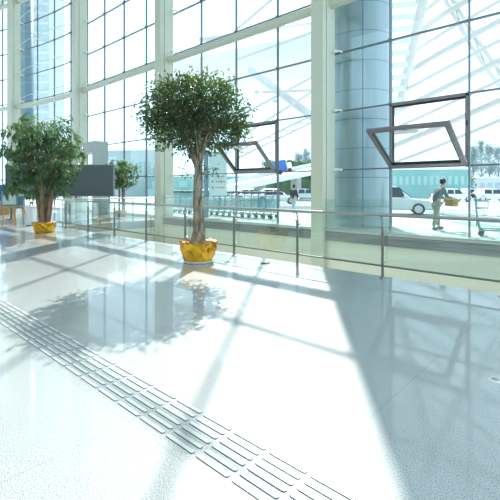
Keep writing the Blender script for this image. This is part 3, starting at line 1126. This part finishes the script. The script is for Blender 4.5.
def trolley_proto(label):
    r = thing('luggage_trolley', label, 'trolley')
    f = MB()
    for s in (-1, 1):
        f.tube([(s * .30, -.40, .16), (s * .22, .48, .16)], 0.018, 7)
        f.tube([(s * .30, -.40, .16), (s * .31, -.46, .5), (s * .30, -.50, 1.02)], 0.018, 7)
    for y in (-.3, -.05, .2, .42):
        f.tube([(-.26, y, .165), (.26, y, .165)], 0.012, 6)
    for z in (.35, .55, .75):
        f.tube([(-.30, -.46, z), (.30, -.46, z)], 0.012, 6)
    f.build('frame', M['cart'], r)
    b = MB()
    for z in (.72, .90):
        b.tube([(-.28, -.46, z), (-.26, -.20, z), (.26, -.20, z), (.28, -.46, z)], 0.010, 6)
    for x in (-.2, -.1, 0, .1, .2):
        b.tube([(x, -.20, .90), (x, -.20, .72), (x, -.46, .70)], 0.007, 5)
    b.build('basket', M['cart'], r)
    MB().box((-.27, -.475, .24), (.27, -.455, .80)).build('front_panel', M['cartboard'], r)
    h = MB().tube([(-.33, -.52, 1.0), (-.31, -.56, 1.06), (.31, -.56, 1.06), (.33, -.52, 1.0)], 0.045, 8)
    h.build('handle', M['carthandle'], r)
    for (x, y) in ((-.27, -.36), (.27, -.36), (0, .46)):
        MB().tube([(x - .025, y, .075), (x + .025, y, .075)], 0.075, 12).build('wheel', M['tyre'], r)
        MB().bar((x, y, .10), (x, y, .17), .03, .03).build('fork', M['cart'], r)
    return r


t0 = trolley_proto('luggage trolley nested in the long row of trolleys outside the windows behind the ficus')
pa, _ = at_Y(266, 14.3); pb, _ = at_Y(163, 14.3)
NT = 19
for k in range(NT):
    o = t0 if k == 0 else copy_tree(t0)
    q = pa.lerp(pb, k / (NT - 1))
    o.location = (q.x, q.y, 0.15)
    o.rotation_euler.z = PI / 2 + 0.25
    o.scale = (1.1, 1.1, 1.13)
    rename(o, 'luggage trolley nested in the long row of trolleys outside the windows behind the ficus', 'nested row of luggage trolleys')
o = copy_tree(t0)
q, _ = at_Y(497, 13.6)
o.location = (q.x, q.y, 0.15); o.rotation_euler.z = -PI / 2 + 0.2
rename(o, 'single teal luggage trolley standing outside at the right edge of the picture', None)
if 'group' in o: del o['group']


def skin_mesh(name, joints, edges_, material, parent, sub=2):
    """Joints (x,y,z,r) linked by edges, grown into one skin."""
    me = bpy.data.meshes.new(name)
    me.from_pydata([j[:3] for j in joints], edges_, [])
    me.materials.append(material)
    o = bpy.data.objects.new(name, me)
    COL.objects.link(o); o.parent = parent
    sk = o.modifiers.new('skin', 'SKIN')
    sk.use_smooth_shade = True
    for i, j in enumerate(joints):
        d = me.skin_vertices[0].data[i]
        r = j[3]
        d.radius = r if isinstance(r, tuple) else (r, r)
        d.use_root = (i == 0)
    ss = o.modifiers.new('sub', 'SUBSURF'); ss.levels = sub; ss.render_levels = sub
    return o


def chain(n0, n):
    return [(n0 + i, n0 + i + 1) for i in range(n)]


def person(label, loc, rz, lean, stride, arm, top, bottom, shoe, hold=None):
    """Standing 1.72 m figure facing +X, body bent forward by lean."""
    root = thing('person', label, 'person', loc, rz)
    def tl(x, y, z):                        # lean the trunk about the hips
        h = 0.92
        if z > h:
            dz = z - h
            a = lean * min(1.0, dz / 0.35)
            return (x + dz * math.sin(a), y, h + dz * math.cos(a))
        return (x, y, z)
    pel = (0, 0, .92, (.15, .12))
    J = [pel, (*tl(0, 0, 1.12), (.15, .11)), (*tl(0, 0, 1.36), (.17, .11)), (*tl(0, 0, 1.46), .06), (*tl(.02, 0, 1.54), .055)]
    E = chain(0, 4)
    hip = {}
    feet = []
    for s in (-1, 1):
        n = len(J)
        st = stride * s
        kx, fx = st * .55 + .03, st * 1.0
        J += [(0.0, s * .10, .86, .09), (kx, s * .105, .48, .065), (fx, s * .11, .10, .045), (fx + .15, s * .115, .045, .035)]
        E += [(0, n), (n, n + 1), (n + 1, n + 2), (n + 2, n + 3)]
        feet.append((fx, s * .11))
    arms = []
    for s in (-1, 1):
        n = len(J)
        sh = tl(0, s * .19, 1.38)
        el = (sh[0] + arm[0], s * .24, sh[2] - arm[1])
        wr = (el[0] + arm[2], s * .20, el[2] + arm[3])
        hd = Vector(wr) - Vector(el); hd.normalize()
        pm = Vector(wr) + hd * .07
        J += [(*sh, .06), (*el, .043), (*wr, .03), (*pm, .034)]
        E += [(2, n), (n, n + 1), (n + 1, n + 2), (n + 2, n + 3)]
        arms.append((sh, el, wr))
        side = hd.cross(Vector((0, 1, 0))).normalized()
        for k, ln in enumerate((.07, .082, .086, .078)):
            i0 = len(J)
            o_ = Vector((0, 1, 0)) * (k - 1.5) * .02
            b0 = pm + o_ + hd * .02
            b1 = b0 + hd * ln * .5
            b2 = b1 + (hd * .6 - side * s * 0 - Vector((0, 0, .6))) * ln * .5
            J += [(*b0, .011), (*b1, .009), (*b2, .007)]
            E += [(n + 3, i0), (i0, i0 + 1), (i0 + 1, i0 + 2)]
        i0 = len(J)
        b0 = Vector(wr) + hd * .04 + Vector((0, -s * .035, .0)); b1 = b0 + (hd * .8 + Vector((0, -s * .5, 0))) * .045
        J += [(*b0, .012), (*b1, .009)]
        E += [(n + 2, i0), (i0, i0 + 1)]
    body = skin_mesh('body', J, E, M['skin'], root)
    hc = Vector(tl(.035, 0, 1.63))
    hm = MB().ball(hc, .105, 18, sc3=(.95, .78, 1.12))
    hm.ball(hc + Vector((.10, 0, -.015)), .022, 8, sc3=(1.1, .7, 1.2))
    for s in (-1, 1):
        hm.ball(hc + Vector((0, s * .082, -.01)), .026, 8, sc3=(.7, .4, 1.2))
    hm.ball(hc + Vector((.09, 0, -.062)), .022, 8, sc3=(.4, 1.2, .35), mi=1)
    for s in (-1, 1):
        hm.ball(hc + Vector((.088, s * .034, .012)), .012, 8, mi=2)
    hm.build('head', [M['skin'], M['red'], M['hair']], root)
    MB().ball(hc + Vector((-.02, 0, .03)), .112, 16, sc3=(.95, .84, 1.05)).build('hair', M['hair'], root)
    # clothing
    J = [(*tl(0, 0, .86), (.165, .135)), (*tl(0, 0, 1.10), (.17, .13)), (*tl(0, 0, 1.36), (.185, .125)), (*tl(0, 0, 1.47), .075)]
    E = chain(0, 3)
    for (sh, el, wr) in arms:
        n = len(J)
        w2 = Vector(el).lerp(Vector(wr), .9)
        J += [(*sh, .078), (*el, .06), (*w2, .047)]
        E += [(2, n), (n, n + 1), (n + 1, n + 2)]
    skin_mesh('jacket', J, E, top, root)
    J = [(0, 0, .95, (.16, .13))]
    E = []
    for s in (-1, 1):
        n = len(J)
        st = stride * s
        J += [(0, s * .10, .84, .105), (st * .55 + .03, s * .105, .48, .08), (st, s * .11, .12, .065)]
        E += [(0, n), (n, n + 1), (n + 1, n + 2)]
    skin_mesh('trousers', J, E, bottom, root)
    for (fx, fy) in feet:
        MB().ball((fx + .07, fy, .05), .05, 12, sc3=(2.7, .95, 1.0)).build('shoe', shoe, root)
    if hold:
        hold(root, arms)
    return root


def satchel(root, arms):
    p = (Vector(arms[0][2]) + Vector(arms[1][2])) / 2
    b = MB().box((p.x - .02, p.y - .22, p.z - .28), (p.x + .20, p.y + .22, p.z - .03)).build('bag', M['ochre'], root, bevel=0.03)
    MB().tube([(p.x + .09, p.y - .12, p.z - .04), (p.x + .09, p.y, p.z + .03), (p.x + .09, p.y + .12, p.z - .04)], .012, 6).build('strap', M['shoe'], b)


p, D = at_Y(436, 14.3)
person('person outside leaning forward in grey jacket and khaki trousers beside the silver car', (p.x, p.y, 0.15), math.atan2(SA, CA) + 0.15, 0.34, 0.16, (.10, .27, .22, -.02), M['jacket'], M['khaki'], M['shoe'], satchel)
p = P(293.5, 188, 25.3)
person('person walking outside in dark jacket and pale trousers left of the nearest column', (p.x, p.y, 0.0), math.atan2(SA, CA) + 0.9, 0.06, 0.2, (.02, .28, .10, -.22), M['navy'], M['palecloth'], M['shoe'])

# notice sign behind the trolleys
p = P(218, 188, 19.0)
sg = thing('notice_sign', 'pale cyan notice sign on a dark post behind the ficus trunk', 'sign', (p.x, p.y, 0.15), math.atan2(SA, CA) + 0.25)
bo = MB().box((-0.42, -0.04, 1.05), (0.42, 0.04, 3.10)).build('board', M['signcyan'], sg, bevel=0.01)
MB().box((-0.66, -0.12, 0), (-0.46, 0.12, 3.15)).build('post', M['postdark'], sg)
for k, z in enumerate((1.95, 1.70, 1.42)):
    MB().ball((-0.26, -0.045, z), 0.045, 10, sc3=(1, .2, 1)).build('bullet', M['signink'], bo)
    mb = MB()
    x = -0.12
    while x < 0.30:
        wd = random.uniform(.03, .07)
        mb.box((x, -0.045, z - .03), (x + wd, -0.04, z + .03)); x += wd + .025
    mb.build('text_line', M['signred'] if k else M['signink'], bo)

# white barrier rails
b0 = thing('barrier', 'white crowd barrier on the road behind the person, nearest of the row', 'barrier')
mb = MB()
mb.tube([(-1.1, 0, .06), (-1.1, 0, 1.05), (1.1, 0, 1.05), (1.1, 0, .06)], .022, 8)
mb.tube([(-1.1, 0, .28), (1.1, 0, .28)], .018, 8)
mb.build('frame', M['white'], b0)
for k in range(12):
    MB().tube([(-1.0 + k * .182, 0, .28), (-1.0 + k * .182, 0, 1.05)], .011, 6).build('upright', M['white'], b0)
for s in (-1, 1):
    MB().box((s * 1.1 - .03, -.28, 0), (s * 1.1 + .03, .28, .05)).build('foot', M['offwhite'], b0)
labs = ['white crowd barrier on the road just right of the person in khaki trousers', 'white crowd barrier on the road crossed by the right dark window bar', 'white crowd barrier on the road next to the right edge of the picture']
for k in range(3):
    o = b0 if k == 0 else copy_tree(b0)
    q = P(464 + k * 29, 188, 23.0 - .6 * k)
    o.location = (q.x, q.y, 0); o.rotation_euler.z = math.atan2(SA, CA) - 0.1
    rename(o, labs[k], 'white crowd barriers on the road')

# ================================================================== OUTSIDE: FAR BACKGROUND
# raised ramp
rp = thing('road_ramp', 'white elevated road ramp climbing to the right outside the middle windows', 'ramp', (P(275, 188, 52).x, P(275, 188, 52).y, 0))
a, b = P(205, 193, 50), P(350, 163, 56)
MB().bar(a, b, 7, 0.7).build('deck', M['white'], rp, rp.location)
MB().bar(a + Vector((0, 0, .8)), b + Vector((0, 0, .8)), 0.15, 0.5).build('parapet', M['offwhite'], rp, rp.location)
for t in (.35, .6, .85):
    q = a.lerp(b, t)
    MB().box((q.x - .5, q.y - .5, 0), (q.x + .5, q.y + .5, q.z - .3)).build('pier', M['concrete'], rp, rp.location)
# box truck on the ramp
q = a.lerp(b, .50)
h_ = b - a
tk_ = thing('box_truck', 'small truck with bright blue box body on the elevated ramp', 'truck', (q.x, q.y, q.z + .40), math.atan2(h_.y, h_.x))
tk_.scale = (.8, .8, .85)
tk_.rotation_euler.y = -math.atan2(h_.z, math.hypot(h_.x, h_.y))
MB().box((-0.95, -0.9, .45), (.75, .9, 2.1)).build('cargo_box', M['blue'], tk_)
MB().box((.8, -0.85, .45), (1.7, .85, 1.5)).build('cab', M['carwhite'], tk_, bevel=.08)
for x in (-.5, 1.2):
    for s in (-1, 1):
        MB().tube([(x, s * .65, .35), (x, s * .9, .35)], .35, 14).build('wheel', M['tyre'], tk_)
# long low buildings
for (pxa, pxb, D, z, mk, lab, cat, nm) in (
        (150, 345, 74, 3.6, 'teal', 'long teal hoarding beyond the road below the middle windows', 'hoarding', 'site_hoarding'),
        (385, 470, 62, 4.3, 'teal', 'teal hoarding beyond the road behind the silver car', 'hoarding', 'site_hoarding'),
        (107, 168, 78, 8.6, 'terminal', 'tall pale teal building beyond the road behind the small tree past the railing', 'building', 'terminal_wing'),
        (462, 570, 70, 3.2, 'offwhite', 'low pale building beyond the parked cars at the right edge', 'building', 'terminal_block')):
    a, b = P(pxa, 188, D), P(pxb, 188, D * .97)
    r = thing(nm, lab, cat, ((a.x + b.x) / 2, (a.y + b.y) / 2, 0))
    MB().bar((a.x, a.y, z / 2), (b.x, b.y, z / 2), 1.0, z).build('wall', M[mk], r, r.location)
    MB().bar((a.x, a.y, z + .1), (b.x, b.y, z + .1), 1.3, .25).build('coping', M['white'], r, r.location)
    n = 14
    tow = Vector((SA, -CA, 0)) * .52
    mb = MB()
    for k in range(n):
        q0, q1 = a.lerp(b, (k + .2) / n) + tow, a.lerp(b, (k + .75) / n) + tow
        mb.bar((q0.x, q0.y, z * .62), (q1.x, q1.y, z * .62), .08, z * .3)
    mb.build('window_strip', M['tealpale'] if mk != 'offwhite' else M['fargrey'], r, r.location)
a, b = P(243, 180, 66), P(262, 175.5, 66)
rb_ = thing('banner', 'red banner strip on the ramp side left of the far hopper window hinge', 'banner', (a.x, a.y, a.z))
MB().bar(a, b, .1, .9).build('cloth', M['red'], rb_, rb_.location)
MB().tube([a - Vector((0, 0, 4)), a + Vector((0, 0, .5))], .06, 6).build('pole', M['offwhite'], rb_, rb_.location)

# bare trees
def bare_tree(px, D, H, seed, lab):
    random.seed(seed)
    p = P(px, 188, D)
    r = thing('bare_tree', lab, 'tree', (p.x, p.y, 0), 0, 'pale trees in the distance')
    t, c = MB(), MB()
    t.tube([(0, 0, 0), (0.1, 0, H * .5), (0, .1, H)], [H * .022, H * .015, .03], 7)
    for k in range(46):
        z = H * random.uniform(.3, .97)
        a_ = random.uniform(0, 2 * PI)
        l = (H - z) * .17 + .35
        e = Vector((math.cos(a_) * l, math.sin(a_) * l, z + l * 1.6))
        t.tube([(0, 0, z), tuple(e)], [.05, .015], 4)
        for j in range(34):
            leaf(c, Vector((0, 0, z)).lerp(e, random.uniform(.3, 1.1)) + rv() * .45, rv(), rv(), .42, .13)
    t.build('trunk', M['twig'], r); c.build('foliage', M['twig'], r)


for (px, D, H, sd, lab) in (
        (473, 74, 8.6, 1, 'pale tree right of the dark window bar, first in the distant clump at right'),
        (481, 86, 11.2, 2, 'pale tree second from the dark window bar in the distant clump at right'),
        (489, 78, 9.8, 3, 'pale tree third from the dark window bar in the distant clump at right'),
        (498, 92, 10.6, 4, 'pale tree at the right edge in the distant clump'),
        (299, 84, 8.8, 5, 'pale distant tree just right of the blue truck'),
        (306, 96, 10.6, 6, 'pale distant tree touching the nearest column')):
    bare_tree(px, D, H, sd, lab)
# clipped hedge on the verge
random.seed(5)
for (pa_, pb_, D, z, lab) in ((266, 330, 62, 5.6, 'green hedge on the bank above the ramp right of the far hopper window'), (418, 470, 66, 3.4, 'green hedge behind the person in khaki trousers')):
    a, b = P(pa_, 188, D), P(pb_, 188, D)
    r = tag(empty('hedge', ((a.x + b.x) / 2, (a.y + b.y) / 2, 0)), lab, 'hedge')
    mb = MB()
    for k in range(2600):
        q = a.lerp(b, random.random())
        leaf(mb, Vector((q.x + random.uniform(-.8, .8), q.y + random.uniform(-.8, .8), random.uniform(max(0, z - 2.6), z))), rv(), rv(), .5, .3)
    mb.build('foliage', M['hedge'], r, r.location)
    MB().bar((a.x, a.y, (z - .5) / 2), (b.x, b.y, (z - .5) / 2), 1.2, z - .5).build('bank', M['hedge'], r, r.location)
